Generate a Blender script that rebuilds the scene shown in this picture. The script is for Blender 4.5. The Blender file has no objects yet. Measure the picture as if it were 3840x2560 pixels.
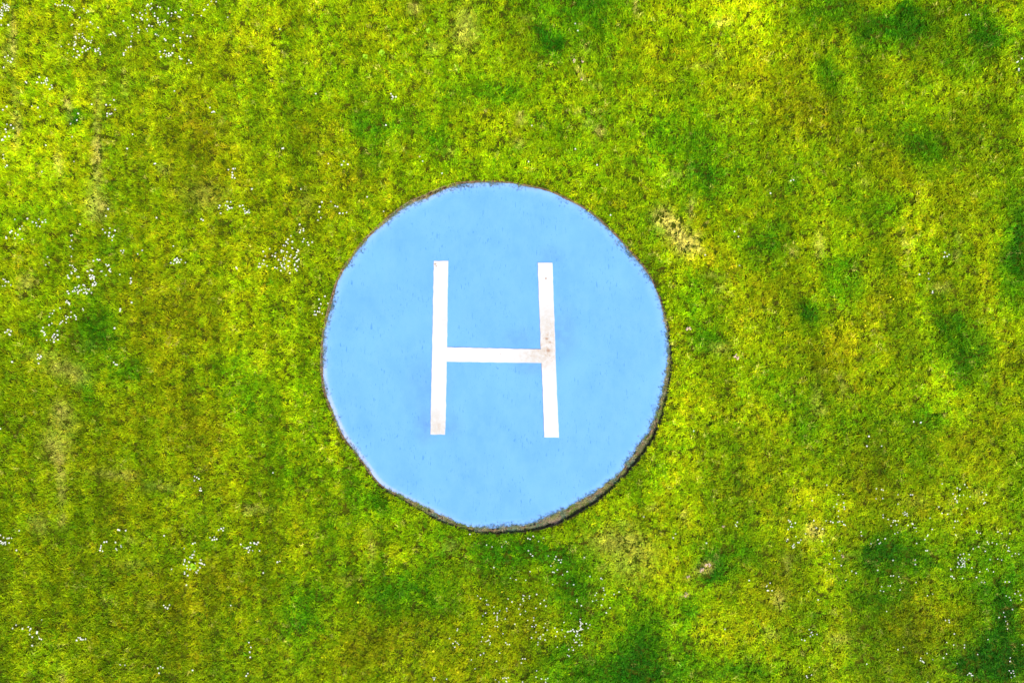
import bpy, math, random
import numpy as np
from mathutils import Vector, Matrix

# ------------------------------------------------------------------ camera, sky, sun, exposure
S = 14.66 / 3840.0            # metres per photo pixel on the lawn
H_CAM = 9.8
scn = bpy.context.scene
cd = bpy.data.cameras.new('camera'); cam = bpy.data.objects.new('camera', cd)
scn.collection.objects.link(cam); scn.camera = cam
cam.location = (0, 0, H_CAM); cam.rotation_euler = (0, 0, 0)
cd.sensor_width = 36; cd.lens = 36 * H_CAM / 14.66
cd.clip_start = 0.1; cd.clip_end = 2000

SUN_EL = 47.0
SUN_DIR = Vector((0.60, -0.80, 0)).normalized()      # towards the sun, seen from above: lower right
w = bpy.data.worlds.new('World'); scn.world = w; w.use_nodes = True
wn = w.node_tree
for n in list(wn.nodes): wn.nodes.remove(n)
sky = wn.nodes.new('ShaderNodeTexSky'); sky.sky_type = 'NISHITA'; sky.sun_disc = False
sky.sun_elevation = math.radians(SUN_EL)
sky.sun_rotation = math.atan2(SUN_DIR.x, SUN_DIR.y)
bg = wn.nodes.new('ShaderNodeBackground'); bg.inputs[1].default_value = 0.12
wo = wn.nodes.new('ShaderNodeOutputWorld')
wn.links.new(sky.outputs[0], bg.inputs[0]); wn.links.new(bg.outputs[0], wo.inputs[0])
sl = bpy.data.lights.new('sun', 'SUN'); sl.energy = 4.6; sl.angle = math.radians(0.5); sl.color = (1.0, 0.955, 0.88)
so = bpy.data.objects.new('sun', sl); scn.collection.objects.link(so)
el = math.radians(SUN_EL)
d = Vector((SUN_DIR.x * math.cos(el), SUN_DIR.y * math.cos(el), math.sin(el)))
so.rotation_euler = d.to_track_quat('Z', 'Y').to_euler()
so.location = (6, -8, 12)
scn.view_settings.view_transform = 'Standard'; scn.view_settings.look = 'None'
scn.view_settings.exposure = 0.55; scn.view_settings.gamma = 1.0
scn.cycles.max_bounces = 6; scn.cycles.diffuse_bounces = 3; scn.cycles.transmission_bounces = 4

C = scn.collection
rs = np.random.RandomState(7); random.seed(7)

def P(px, py, z=0.0):         # photo pixel on the lawn -> metres, at height z
    k = S * (H_CAM - z) / H_CAM
    return ((px - 1920) * k, (1280 - py) * k)

# ------------------------------------------------------------------ helpers
def tag(o, label=None, cat=None, group=None, kind=None):
    if label: o['label'] = label
    if cat: o['category'] = cat
    if group: o['group'] = group
    if kind: o['kind'] = kind
    return o

def mesh_obj(name, verts, faces, mats, parent=None, smooth=False, midx=None):
    me = bpy.data.meshes.new(name)
    me.from_pydata([tuple(v) for v in verts], [], faces)
    for m in (mats if isinstance(mats, (list, tuple)) else [mats]): me.materials.append(m)
    if midx is not None: me.polygons.foreach_set('material_index', midx)
    if smooth: me.polygons.foreach_set('use_smooth', [True] * len(me.polygons))
    me.update()
    o = bpy.data.objects.new(name, me); C.objects.link(o)
    if parent: o.parent = parent
    return o

class NT:                      # small material-node helper
    def __init__(s, name):
        s.m = bpy.data.materials.new(name); s.m.use_nodes = True; s.t = s.m.node_tree
        for n in list(s.t.nodes): s.t.nodes.remove(n)
        s.out = s.t.nodes.new('ShaderNodeOutputMaterial')
    def n(s, typ, **kw):
        nd = s.t.nodes.new(typ)
        for k, v in kw.items():
            if k == 'inp':
                for a, b in v.items():
                    if hasattr(b, 'is_output') and b.is_output: s.t.links.new(b, nd.inputs[a])
                    else: nd.inputs[a].default_value = b
            else: setattr(nd, k, v)
        return nd
    def coord(s):
        return s.n('ShaderNodeTexCoord').outputs['Object']
    def noise(s, vec, scale, detail=3, rough=.5, mapscale=None, dist=0.0, rot=None):
        if mapscale or rot:
            mp = s.n('ShaderNodeMapping', inp={0: vec}); mp.inputs['Scale'].default_value = mapscale or (1, 1, 1)
            if rot: mp.inputs['Rotation'].default_value = (0, 0, rot)
            vec = mp.outputs[0]
        return s.n('ShaderNodeTexNoise', inp={'Vector': vec, 'Scale': scale, 'Detail': detail, 'Roughness': rough, 'Distortion': dist}).outputs[0]
    def ramp(s, fac, a, b, c0=(0, 0, 0, 1), c1=(1, 1, 1, 1)):
        r = s.n('ShaderNodeValToRGB', inp={0: fac}).color_ramp
        r.elements[0].position = a; r.elements[1].position = b
        r.elements[0].color = c0; r.elements[1].color = c1
        return s.t.nodes[-1].outputs[0]
    def mix(s, fac, a, b, mode='MIX'):
        nd = s.n('ShaderNodeMix', data_type='RGBA', blend_type=mode)
        for i, v in ((0, fac), (6, a), (7, b)):
            if hasattr(v, 'is_output') and v.is_output: s.t.links.new(v, nd.inputs[i])
            else: nd.inputs[i].default_value = v if i == 0 else (*v[:3], 1)
        return nd.outputs[2]
    def math(s, op, a, b=0.0, clamp=False):
        nd = s.n('ShaderNodeMath', operation=op, use_clamp=clamp)
        for i, v in ((0, a), (1, b)):
            if hasattr(v, 'is_output') and v.is_output: s.t.links.new(v, nd.inputs[i])
            else: nd.inputs[i].default_value = v
        return nd.outputs[0]
    def maprange(s, v, a, b, c=0.0, d=1.0):
        nd = s.n('ShaderNodeMapRange', interpolation_type='SMOOTHSTEP', inp={0: v, 1: a, 2: b, 3: c, 4: d})
        return nd.outputs[0]
    def bsdf(s, col, rough=.8, spec=.2, normal=None):
        b = s.n('ShaderNodeBsdfPrincipled', inp={'Base Color': col if hasattr(col, 'is_output') else (*col[:3], 1), 'Roughness': rough, 'Specular IOR Level': spec})
        if normal: s.t.links.new(normal, b.inputs['Normal'])
        return b.outputs[0]
    def bump(s, h, strength=.5, dist=.01):
        return s.n('ShaderNodeBump', inp={'Height': h, 'Strength': strength, 'Distance': dist}).outputs[0]
    def done(s, sh):
        s.t.links.new(sh, s.out.inputs[0]); return s.m

# fractal value noise in numpy (world space)
def vnoise(x, y, seed):
    xi = np.floor(x).astype(np.int64); yi = np.floor(y).astype(np.int64)
    xf = x - xi; yf = y - yi
    u = xf * xf * xf * (xf * (xf * 6 - 15) + 10); v = yf * yf * yf * (yf * (yf * 6 - 15) + 10)
    def h(a, b):
        n = (a * 374761393 + b * 668265263 + seed * 974711) & 0x7fffffff
        n = ((n ^ (n >> 13)) * 1274126177) & 0x7fffffff
        return ((n ^ (n >> 16)) & 0xffff) / 65535.0
    return (h(xi, yi) * (1 - u) + h(xi + 1, yi) * u) * (1 - v) + (h(xi, yi + 1) * (1 - u) + h(xi + 1, yi + 1) * u) * v
def fbm(x, y, wl, seed, octs=4, rough=.55):
    s = 0; a = 1; t = 0
    for i in range(octs):
        an = 0.7 * i + seed
        X = (x * math.cos(an) - y * math.sin(an)) / wl * 2 ** i; Y = (x * math.sin(an) + y * math.cos(an)) / wl * 2 ** i
        s = s + a * (vnoise(X + 57.3, Y + 13.7, seed + i) - .5); t += a; a *= rough
    return s / t * 2           # about -1..1

# ------------------------------------------------------------------ outlines (photo pixels)
PAD = [(1253,1107),(1263,1057),(1290,1010),(1317,971),(1370,902),(1403,869),(1475,807),(1537,762),(1597,743),(1656,713),(1710,692),(1775,685),(1850,683),(1910,685),(1984,701),(2059,717),(2118,744),(2193,783),(2267,843),(2312,887),(2356,938),(2401,986),(2440,1042),(2467,1100),(2490,1174),(2502,1234),(2510,1308),(2508,1356),(2502,1398),(2493,1451),(2478,1511),(2458,1578),(2434,1628),(2401,1670),(2356,1730),(2321,1783),(2267,1822),(2207,1864),(2133,1905),(2058,1941),(1984,1971),(1910,1975),(1850,1983),(1761,1977),(1701,1959),(1641,1926),(1567,1891),(1492,1846),(1448,1816),(1403,1772),(1370,1739),(1329,1679),(1293,1620),(1260,1560),(1230,1487),(1214,1428),(1210,1368),(1210,1291),(1217,1228),(1230,1189)]
TURF = [(1243,1107),(1258,1050),(1283,1003),(1310,965),(1364,895),(1397,862),(1469,799),(1530,753),(1590,729),(1650,701),(1705,684),(1775,678),(1850,678),(1912,680),(1986,695),(2062,711),(2122,738),(2197,777),(2272,838),(2317,881),(2361,932),(2407,982),(2446,1038),(2474,1100),(2496,1170),(2511,1205),(2515,1279),(2522,1353),(2520,1398),(2511,1457),(2487,1559),(2455,1643),(2425,1691),(2380,1745),(2341,1789),(2267,1864),(2193,1911),(2112,1962),(2029,1986),(1939,1998),(1850,2003),(1799,2004),(1746,1986),(1686,1971),(1627,1947),(1552,1903),(1492,1867),(1436,1835),(1412,1816),(1370,1757),(1320,1691),(1284,1649),(1263,1605),(1245,1563),(1227,1517),(1204,1442),(1200,1383),(1201,1294),(1210,1234),(1221,1177)]
CXY = P(1860, 1337)
PAD_Z = -0.032
def polar(pts, z):
    a = np.array([P(x, y, z) for x, y in pts]) - np.array(CXY)
    th = np.arctan2(a[:, 1], a[:, 0]); r = np.hypot(a[:, 0], a[:, 1])
    o = np.argsort(th); th = th[o]; r = r[o]
    th = np.concatenate([th - 2 * np.pi, th, th + 2 * np.pi]); r = np.concatenate([r, r, r])
    return th, r
_pp = polar(PAD, PAD_Z); _tp = polar(TURF, 0.01)
def wrap(t): return (t + np.pi) % (2 * np.pi) - np.pi
def smooth_r(tab, t):
    t = wrap(t); s = 0
    for k, wt in ((-.04, .15), (-.02, .22), (0, .26), (.02, .22), (.04, .15)): s = s + wt * np.interp(t + k, *tab)
    return s
def rpad(t):
    a = smooth_r(_pp, t); b = smooth_r(_tp, t) - 6 * S; tt = wrap(t)
    k = np.clip((tt + 3.2) / .15, 0, 1) * np.clip((-2.05 - tt) / .2, 0, 1)
    return a + k * np.maximum(b - a, 0) + 0.004 * fbm(np.cos(t) * 2.5, np.sin(t) * 2.5, .18, 3) + 0.003 * fbm(np.cos(t) * 2.5, np.sin(t) * 2.5, .04, 4)
def rturf(t): return np.maximum(smooth_r(_tp, t) + .012 * fbm(np.cos(t) * 2.5, np.sin(t) * 2.5, .09, 12, 3) * np.exp(-(wrap(t + .95) / .8) ** 2) + 0.005 * fbm(np.cos(t) * 2.5, np.sin(t) * 2.5, .15, 9), rpad(t) + .012)

def ground_h(x, y):
    r = np.hypot(x - CXY[0], y - CXY[1])
    k = np.clip((r - 2.5) / .6, 0, 1) * np.clip((40 - r) / 20, 0, 1)
    return k * (0.030 * fbm(x, y, 1.3, 21, 3) + 0.012 * fbm(x, y, .35, 22, 2))

# ------------------------------------------------------------------ lawn colour field (kinds of grass, dry straw)
# lush dark-green grass: (px, py, rx, ry, strength)
LUSH = [(2150,40,190,90,.8),(2036,132,34,30,1.2),(2077,176,36,32,1.5),(2472,130,30,24,.8),(3104,40,120,70,.9),(3349,80,90,60,1.5),(3409,118,75,62,1.7),(3260,130,60,50,.6),
 (3700,90,60,70,.6),(3735,150,60,60,.7),(3590,230,50,60,.3),(3104,280,55,70,.8),(1824,330,110,60,.7),(1930,360,70,50,.5),(1400,479,80,60,.7),(1634,544,60,40,.6),(1405,609,60,40,.5),
 (2477,517,90,80,.7),(2400,620,80,60,.5),(2631,571,90,150,.8),(2700,690,160,90,.5),(3485,555,90,80,.9),(3322,800,80,80,.7),(3160,760,90,90,.4),(2865,907,95,80,.9),(2900,960,40,110,.4),(3175,1070,60,110,1.1),(3110,1000,50,60,.5),
 (3039,1180,44,40,1.7),(2625,1109,60,90,.7),(2658,1267,50,45,1.0),(3567,1261,100,80,.7),(3621,1397,85,85,.8),(3820,950,50,170,1.0),(3790,1050,60,120,.4),(2897,1441,70,70,.5),(2995,1588,50,70,.5),(3500,1570,90,50,.5),
 (354,1245,60,100,1.0),(430,1290,100,80,.5),(474,1376,50,35,.8),(898,1397,60,60,.5),(920,1500,60,60,.5),(286,463,34,36,1.5),(354,1500,26,120,.6),(640,1840,70,50,.5),(1060,1800,90,60,.4),(30,450,60,40,.3),(140,1240,50,60,.4),
 (1144,2278,80,130,1.0),(1240,2010,60,120,.4),(1879,2060,170,70,1.0),(1552,2223,160,110,1.0),(1420,2180,110,100,.6),(1650,1990,60,60,.5),(1450,1900,130,50,.5),(2151,2230,100,140,1.3),(2100,2080,100,60,.6),(2397,2441,120,130,1.2),(2200,2530,200,60,1.0),(2090,2440,80,50,.6),(2440,2540,120,50,.7),
 (3377,2076,130,70,1.7),(3279,2085,34,66,1.2),(3295,2240,120,70,.9),(3731,2230,60,90,1.0),(3735,2400,60,120,1.3),(3700,2480,110,60,1.3),(3622,2510,90,60,1.0),(2685,2125,55,70,1.1),(2680,2160,60,30,.8),(2790,2060,70,50,.5),
 (2750,2512,140,50,1.0),(2576,2294,40,70,.8),(2580,2470,40,60,.6),(3690,2060,90,70,.7),(3810,2130,60,100,.5),(2590,60,50,50,.3),(3640,1330,50,40,.5),(1900,2180,80,50,.6),(2340,2230,60,80,.2),(760,1950,60,60,.3),(840,1050,60,50,.2),(2570,320,50,60,.4),(2350,300,70,50,.2),(3000,620,90,70,.3),(2980,680,50,60,.5),(3820,2420,30,90,.7),(3830,1750,40,200,.4),(3830,200,30,200,.5)]
# bright yellow-green moss and young grass
BRIGHT = [(435,60,90,60,.8),(490,30,60,40,.6),(60,600,120,200,.5),(200,560,180,200,.5),(150,330,100,60,.4),(300,120,120,60,.3),(1061,218,120,90,.5),(980,110,80,70,.4),(1715,517,100,70,.4),(1880,480,90,60,.5),(1700,200,90,80,.3),(2723,40,140,60,1.1),(2805,130,110,100,1.0),(2830,220,60,120,.8),
 (3387,14,60,24,.9),(3295,420,80,80,.5),(3540,320,90,80,.8),(3480,370,60,60,.6),(3676,354,60,60,.4),(3500,620,60,50,.2),(3430,735,100,80,.7),(3240,680,60,60,.4),(2600,450,70,60,.3),(2480,60,60,80,.9),(2390,440,70,70,.3),(2480,640,70,60,.5),(2300,560,80,60,.4),(2220,620,80,60,.3),
 (980,1370,80,70,.5),(1000,1100,120,120,.3),(925,1087,70,70,.3),(3458,900,50,110,1.0),(3500,970,40,100,.7),(3747,880,50,60,.6),(3600,870,120,50,.4),(3512,1452,110,100,.9),(3621,1520,90,70,.7),(3420,1500,60,60,.4),(2640,1150,40,60,.5),(3180,1560,80,60,.3),(2760,1500,90,100,.5),(2640,1570,90,80,.5),(2580,1430,70,90,.5),
 (2660,1740,120,80,.3),(2996,1831,40,50,.9),(3132,1869,60,50,.8),(3077,2060,50,140,.6),(2900,1960,60,60,.3),(2640,2330,100,110,.6),(2720,2400,120,80,.6),(2950,2420,110,110,.5),(3040,2470,80,80,.5),(3120,2200,60,60,.5),(2451,2196,70,100,.5),(2420,2050,70,80,.4),(2360,1900,80,60,.4),(2480,1830,60,120,.4),
 (380,2250,60,60,.2),(720,2110,60,60,.4),(650,1320,60,50,.2),(120,2480,120,80,.4),(320,1790,60,50,.2),(1560,1900,80,40,.2),(1200,1650,80,90,.5),(1130,1560,70,90,.4),(1500,2080,90,40,.4),(1330,1970,60,50,.3),(2560,1680,60,80,.3),(2600,1010,60,70,.7),(2650,950,50,40,.6),(3540,1950,60,60,.3),(3720,1330,50,50,.3),(3780,1190,60,80,.5),(3800,1650,40,100,.3),(1440,700,80,50,.1),(1980,640,120,30,.3),(2180,720,90,40,.3),(2230,1360,1,1,0),(2060,20,60,30,.2),(650,250,80,80,.3),(3000,1060,60,60,.2),(2800,400,70,90,.4),(2570,180,50,90,.4)]
# brownish olive, tired grass
OLIVE = [(816,218,110,130,.8),(735,480,90,90,.8),(800,620,120,120,.8),(762,735,130,80,.8),(1170,517,110,100,.9),(1389,707,120,90,.6),(1552,33,60,40,.5),(1560,160,140,90,.4),(1880,120,80,90,.4),(2940,260,140,90,.7),(3000,400,130,80,.8),(2950,450,80,90,.5),(3159,490,100,110,.6),(3349,626,90,80,.8),(3567,450,70,70,.5),(3600,520,60,90,.4),
 (735,1125,120,100,.9),(735,1230,120,90,.7),(520,1230,70,60,.7),(560,1120,120,70,.3),(735,1580,90,110,.8),(640,1600,110,80,.6),(420,1560,60,60,.6),(360,1620,60,60,.4),(620,1400,90,80,.5),(580,1300,80,80,.5),(817,2169,140,80,.8),(980,1842,120,60,.5),(463,1897,110,60,.5),(560,1780,130,70,.5),(650,1980,200,50,.3),(1525,2359,150,100,1.0),(1389,2169,80,50,.5),(1380,2420,130,80,.7),(1250,2450,100,80,.6),(1988,2305,150,120,.7),(1850,2230,100,70,.5),(1900,2480,100,60,.3),
 (3486,2332,160,110,.8),(3430,2420,120,70,.6),(3267,1152,70,60,.8),(3131,1370,80,120,.6),(3080,1330,60,50,.3),(2940,1120,110,70,.6),(2850,1150,80,120,.4),(3400,1080,70,60,.3),(3700,1100,60,120,.5),(3740,1360,60,90,.6),(3690,1560,50,60,.3),(3400,1250,90,90,.4),(3150,1480,80,80,.4),(3250,1750,80,90,.7),(3400,1880,90,90,.5),(2800,1760,110,110,.4),(2820,1850,100,60,.4),(2950,2170,90,80,.7),(2980,2080,70,70,.5),(2880,2230,60,60,.4),(3040,1290,50,100,.3),(1000,740,120,60,.3),(1150,760,90,70,.3),(980,880,110,60,.5),(870,930,90,50,.4),(1080,1020,60,50,.3),(230,2150,80,80,.3),(640,2280,140,60,.4),(360,2030,60,60,.2),(3620,1700,60,60,.3),(2570,2580,50,40,.3),(3500,150,50,70,.6),(3640,830,80,60,.4),(2260,740,70,40,.2),(1700,760,1,1,0),(1960,120,60,60,.4),(1320,960,30,90,.2),(620,1480,110,70,.3),(700,330,90,60,.2),(900,1640,90,60,.4),(2740,330,80,60,.3)]
# straw-coloured dry patches
DRY = [(50,140,9,75,1.0),(22,215,10,40,.6),(66,480,12,50,.9),(55,350,8,40,.3),(370,500,12,130,.6),(368,600,16,60,.8),(370,775,32,36,.9),(360,720,18,50,.4),(258,390,9,28,.9),(262,430,7,40,.4),(226,620,10,50,.5),(472,330,9,30,.4),(838,448,9,14,.8),(762,735,60,40,.45),(1148,760,20,30,.2),(618,640,16,18,.6),
 (1743,114,40,60,.5),(1552,33,18,20,.6),(1625,180,25,18,.4),(1957,451,14,14,.9),(1945,540,20,20,.4),(2248,492,14,20,1.5),(2200,470,16,14,.4),(1681,578,16,10,.5),(2384,20,8,30,1.2),(1968,68,12,9,.7),(2152,222,8,6,.9),(2185,226,8,6,.9),(2172,255,7,9,.8),(2180,275,10,10,.8),(2186,298,6,10,.9),(2236,330,16,8,.5),(2196,180,12,12,.7),(2250,420,20,8,.3),(2180,420,18,10,.4),
 (2480,820,28,34,1.2),(2515,850,26,30,1.1),(2545,885,28,32,1.3),(2570,925,26,30,1.1),(2600,900,20,24,.6),(2620,930,14,14,.8),(2593,783,9,30,1.0),(2540,660,30,10,.4),(2700,90,24,12,.9),(2760,330,40,9,.3),(2690,205,14,12,.5),(3072,915,14,40,.5),(3088,510,10,8,.8),(3215,497,7,8,.9),(3265,565,7,9,.7),(3240,690,14,14,.5),
 (3385,860,6,20,1.0),(3395,915,12,10,1.0),(3402,948,8,7,.8),(3587,920,7,40,.9),(3588,958,8,16,.9),(3520,1080,30,14,.6),(2970,950,14,12,.7),(2700,1080,16,14,.8),(2700,1310,30,14,.6),(2670,1035,30,6,.5),(3088,1390,18,8,.6),(3150,1415,12,12,.8),(3060,1490,10,50,.5),(3160,1460,10,30,.4),(3085,1540,12,10,.7),
 (234,1376,42,30,.8),(300,1410,40,30,.4),(160,1330,60,18,.3),(207,1670,40,40,.8),(109,1060,24,28,.6),(82,1110,8,8,.8),(234,1550,34,40,.7),(250,1600,40,40,.3),(229,1760,16,30,1.0),(232,1840,14,40,.9),(236,1950,12,24,.6),(230,1720,24,20,.7),(463,1782,52,14,.5),(400,1770,50,12,.4),(600,1822,50,14,.4),(937,1907,18,12,.7),(150,1968,26,26,.6),(1000,1912,30,12,.3),(500,2025,14,8,.4),(500,2115,40,14,.3),(234,2535,12,22,.8),(400,2260,20,10,.4),(570,2265,16,10,.4),(340,1290,30,12,.2),
 (2315,2030,90,40,.5),(2370,2098,70,60,.4),(2260,2130,12,8,1.0),(2200,2460,20,10,.2),(1688,2044,26,20,.4),(1395,2060,14,50,.4),(1300,2170,24,20,.2),(3050,1990,26,22,1.0),(2960,2090,20,14,.6),(2950,2135,14,20,.7),(2642,2118,24,16,1.5),(2625,2133,18,12,1.5),(2577,2160,12,12,1.2),(2571,2229,12,8,1.8),(2712,1973,8,5,1.2),(2680,2083,8,6,.9),(2920,2245,22,26,.7),(3400,2362,10,16,.8),(2894,2378,20,16,.6),(3150,2390,34,20,.5),(3330,2512,12,6,.6),(2900,1795,20,10,.2),(2565,1930,14,24,.4),(3430,1880,40,16,.2),(2640,250,40,10,.3),(3665,1850,16,16,.3),(1290,1550,1,1,0),(2360,1960,30,10,.4),(2440,1900,16,10,.5),(1760,2115,14,9,.3),(2600,885,8,7,1.0),(3180,2085,30,10,.3)]
STREAKS = [(833,60,18,190,.5),(848,430,12,90,.8),(790,555,40,12,.7),(3178,1440,5,100,1.0),(3560,1030,16,70,.8),(2912,1850,14,14,.9),(3426,1890,12,18,1.4),(3377,2315,16,14,.8),(3064,1390,4,90,.5),(1400,1880,0.1,0.1,0),(960,350,12,70,.3),(3590,1080,20,16,.7),(2870,1010,14,40,.4),(970,470,8,60,.4),(2462,2100,1,1,0)]
def bl(table, px, py):
    s = np.zeros_like(px)
    for (cx, cy, rx, ry, k) in table:
        q = ((px - cx) / (rx * 1.05)) ** 2 + ((py - cy) / (ry * 1.05)) ** 2
        m = q < 7
        if m.any(): s[m] += k * np.exp(-q[m])
    return s
def lawn_fields(x, y):
    """t: 0 deep green .. 1 golden; b: brightness; d: straw"""
    wx = x + .16 * fbm(x, y, .5, 31, 3); wy = y + .16 * fbm(x, y, .5, 35, 3)
    px = wx / S + 1920; py = 1280 - wy / S
    L = bl(LUSH, px, py); B = bl(BRIGHT, px, py); O = bl(OLIVE, px, py); T = bl(STREAKS, px, py)
    wx = x + .05 * fbm(x, y, .12, 32, 3); wy = y + .05 * fbm(x, y, .12, 36, 3)
    D = bl(DRY, wx / S + 1920, 1280 - wy / S)
    n1 = fbm(x, y, 1.1, 41, 4); n2 = fbm(x, y, .22, 44, 3); n3 = fbm(x, y, .9, 47, 4); n4 = fbm(x, y, .10, 51, 2)
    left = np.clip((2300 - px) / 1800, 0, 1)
    t = .595 + .17 * n1 + .11 * n2 + .07 * n4 - .40 * np.minimum(L, 1.5) + .10 * B + .11 * O
    # mowing stripes: up and down on the left, leaning on the right
    k = np.clip((px - 1500) / 1500, 0, 1)
    s1 = .85 * fbm(x, y * .07, .20, 61, 3); xr = x + .20 * y; s2 = fbm(xr, y * .12, .34, 66, 3)
    st = (s1 + .45 * fbm(x, y * .045, .085, 69, 2)) * (1 - k) + s2 * (k + .15)
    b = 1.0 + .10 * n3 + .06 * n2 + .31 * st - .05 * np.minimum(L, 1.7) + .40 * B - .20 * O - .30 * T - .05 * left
    t = t + .10 * st
    # the strip mown in a circle round the pad
    rr = np.hypot(x - CXY[0], y - CXY[1]); ring = np.exp(-((rr - 2.85) / .12) ** 2) - .8 * np.exp(-((rr - 3.22) / .16) ** 2)
    b = b + .07 * ring; t = t - .05 * np.exp(-((rr - 2.75) / .3) ** 2)
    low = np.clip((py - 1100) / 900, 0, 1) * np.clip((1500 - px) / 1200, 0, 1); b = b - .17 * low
    d = np.clip(D * (.75 + .5 * n2), 0, .88)
    return t, b, d
PAL = np.array([(0.0, .028, .190, .002), (.22, .095, .330, .001), (.45, .240, .450, .001), (.65, .390, .520, .001), (.85, .480, .490, .002), (1.05, .580, .480, .010)])
def lawn_colour(t, b, d):
    t = np.clip(t, 0, 1.05)
    c = np.stack([np.interp(t, PAL[:, 0], PAL[:, i]) for i in (1, 2, 3)], 1)
    tan = np.array([.86, .74, .15])
    c = c * (1 - d[:, None]) + tan * d[:, None]
    return c * (1.0 * np.clip(b, .25, 1.9))[:, None]

# ------------------------------------------------------------------ materials
def mat_grass(name, sss=.35):
    N = NT(name)
    a = N.n('ShaderNodeAttribute', attribute_type='INSTANCER', attribute_name='tcol').outputs[0]
    v = N.n('ShaderNodeAttribute', attribute_type='GEOMETRY', attribute_name='bv').outputs[2]
    k = N.n('ShaderNodeCombineColor', inp={0: N.math('MULTIPLY_ADD', v, .9), 1: 1.0, 2: 1.0})
    sc = N.maprange(v, 0, 1, .55, 1.45)
    n = N.n('ShaderNodeVectorMath', operation='SCALE', inp={0: a}); N.t.links.new(sc, n.inputs[3])
    col = n.outputs[0]
    dif = N.bsdf(col, .6, .08)
    tr = N.n('ShaderNodeBsdfTranslucent', inp={'Color': col}).outputs[0]
    mx = N.n('ShaderNodeMixShader', inp={0: sss, 1: dif, 2: tr}).outputs[0]
    return N.done(mx)
M_grass = mat_grass('grass_blade')
M_fringe = mat_grass('dry_blade', .15)

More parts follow.
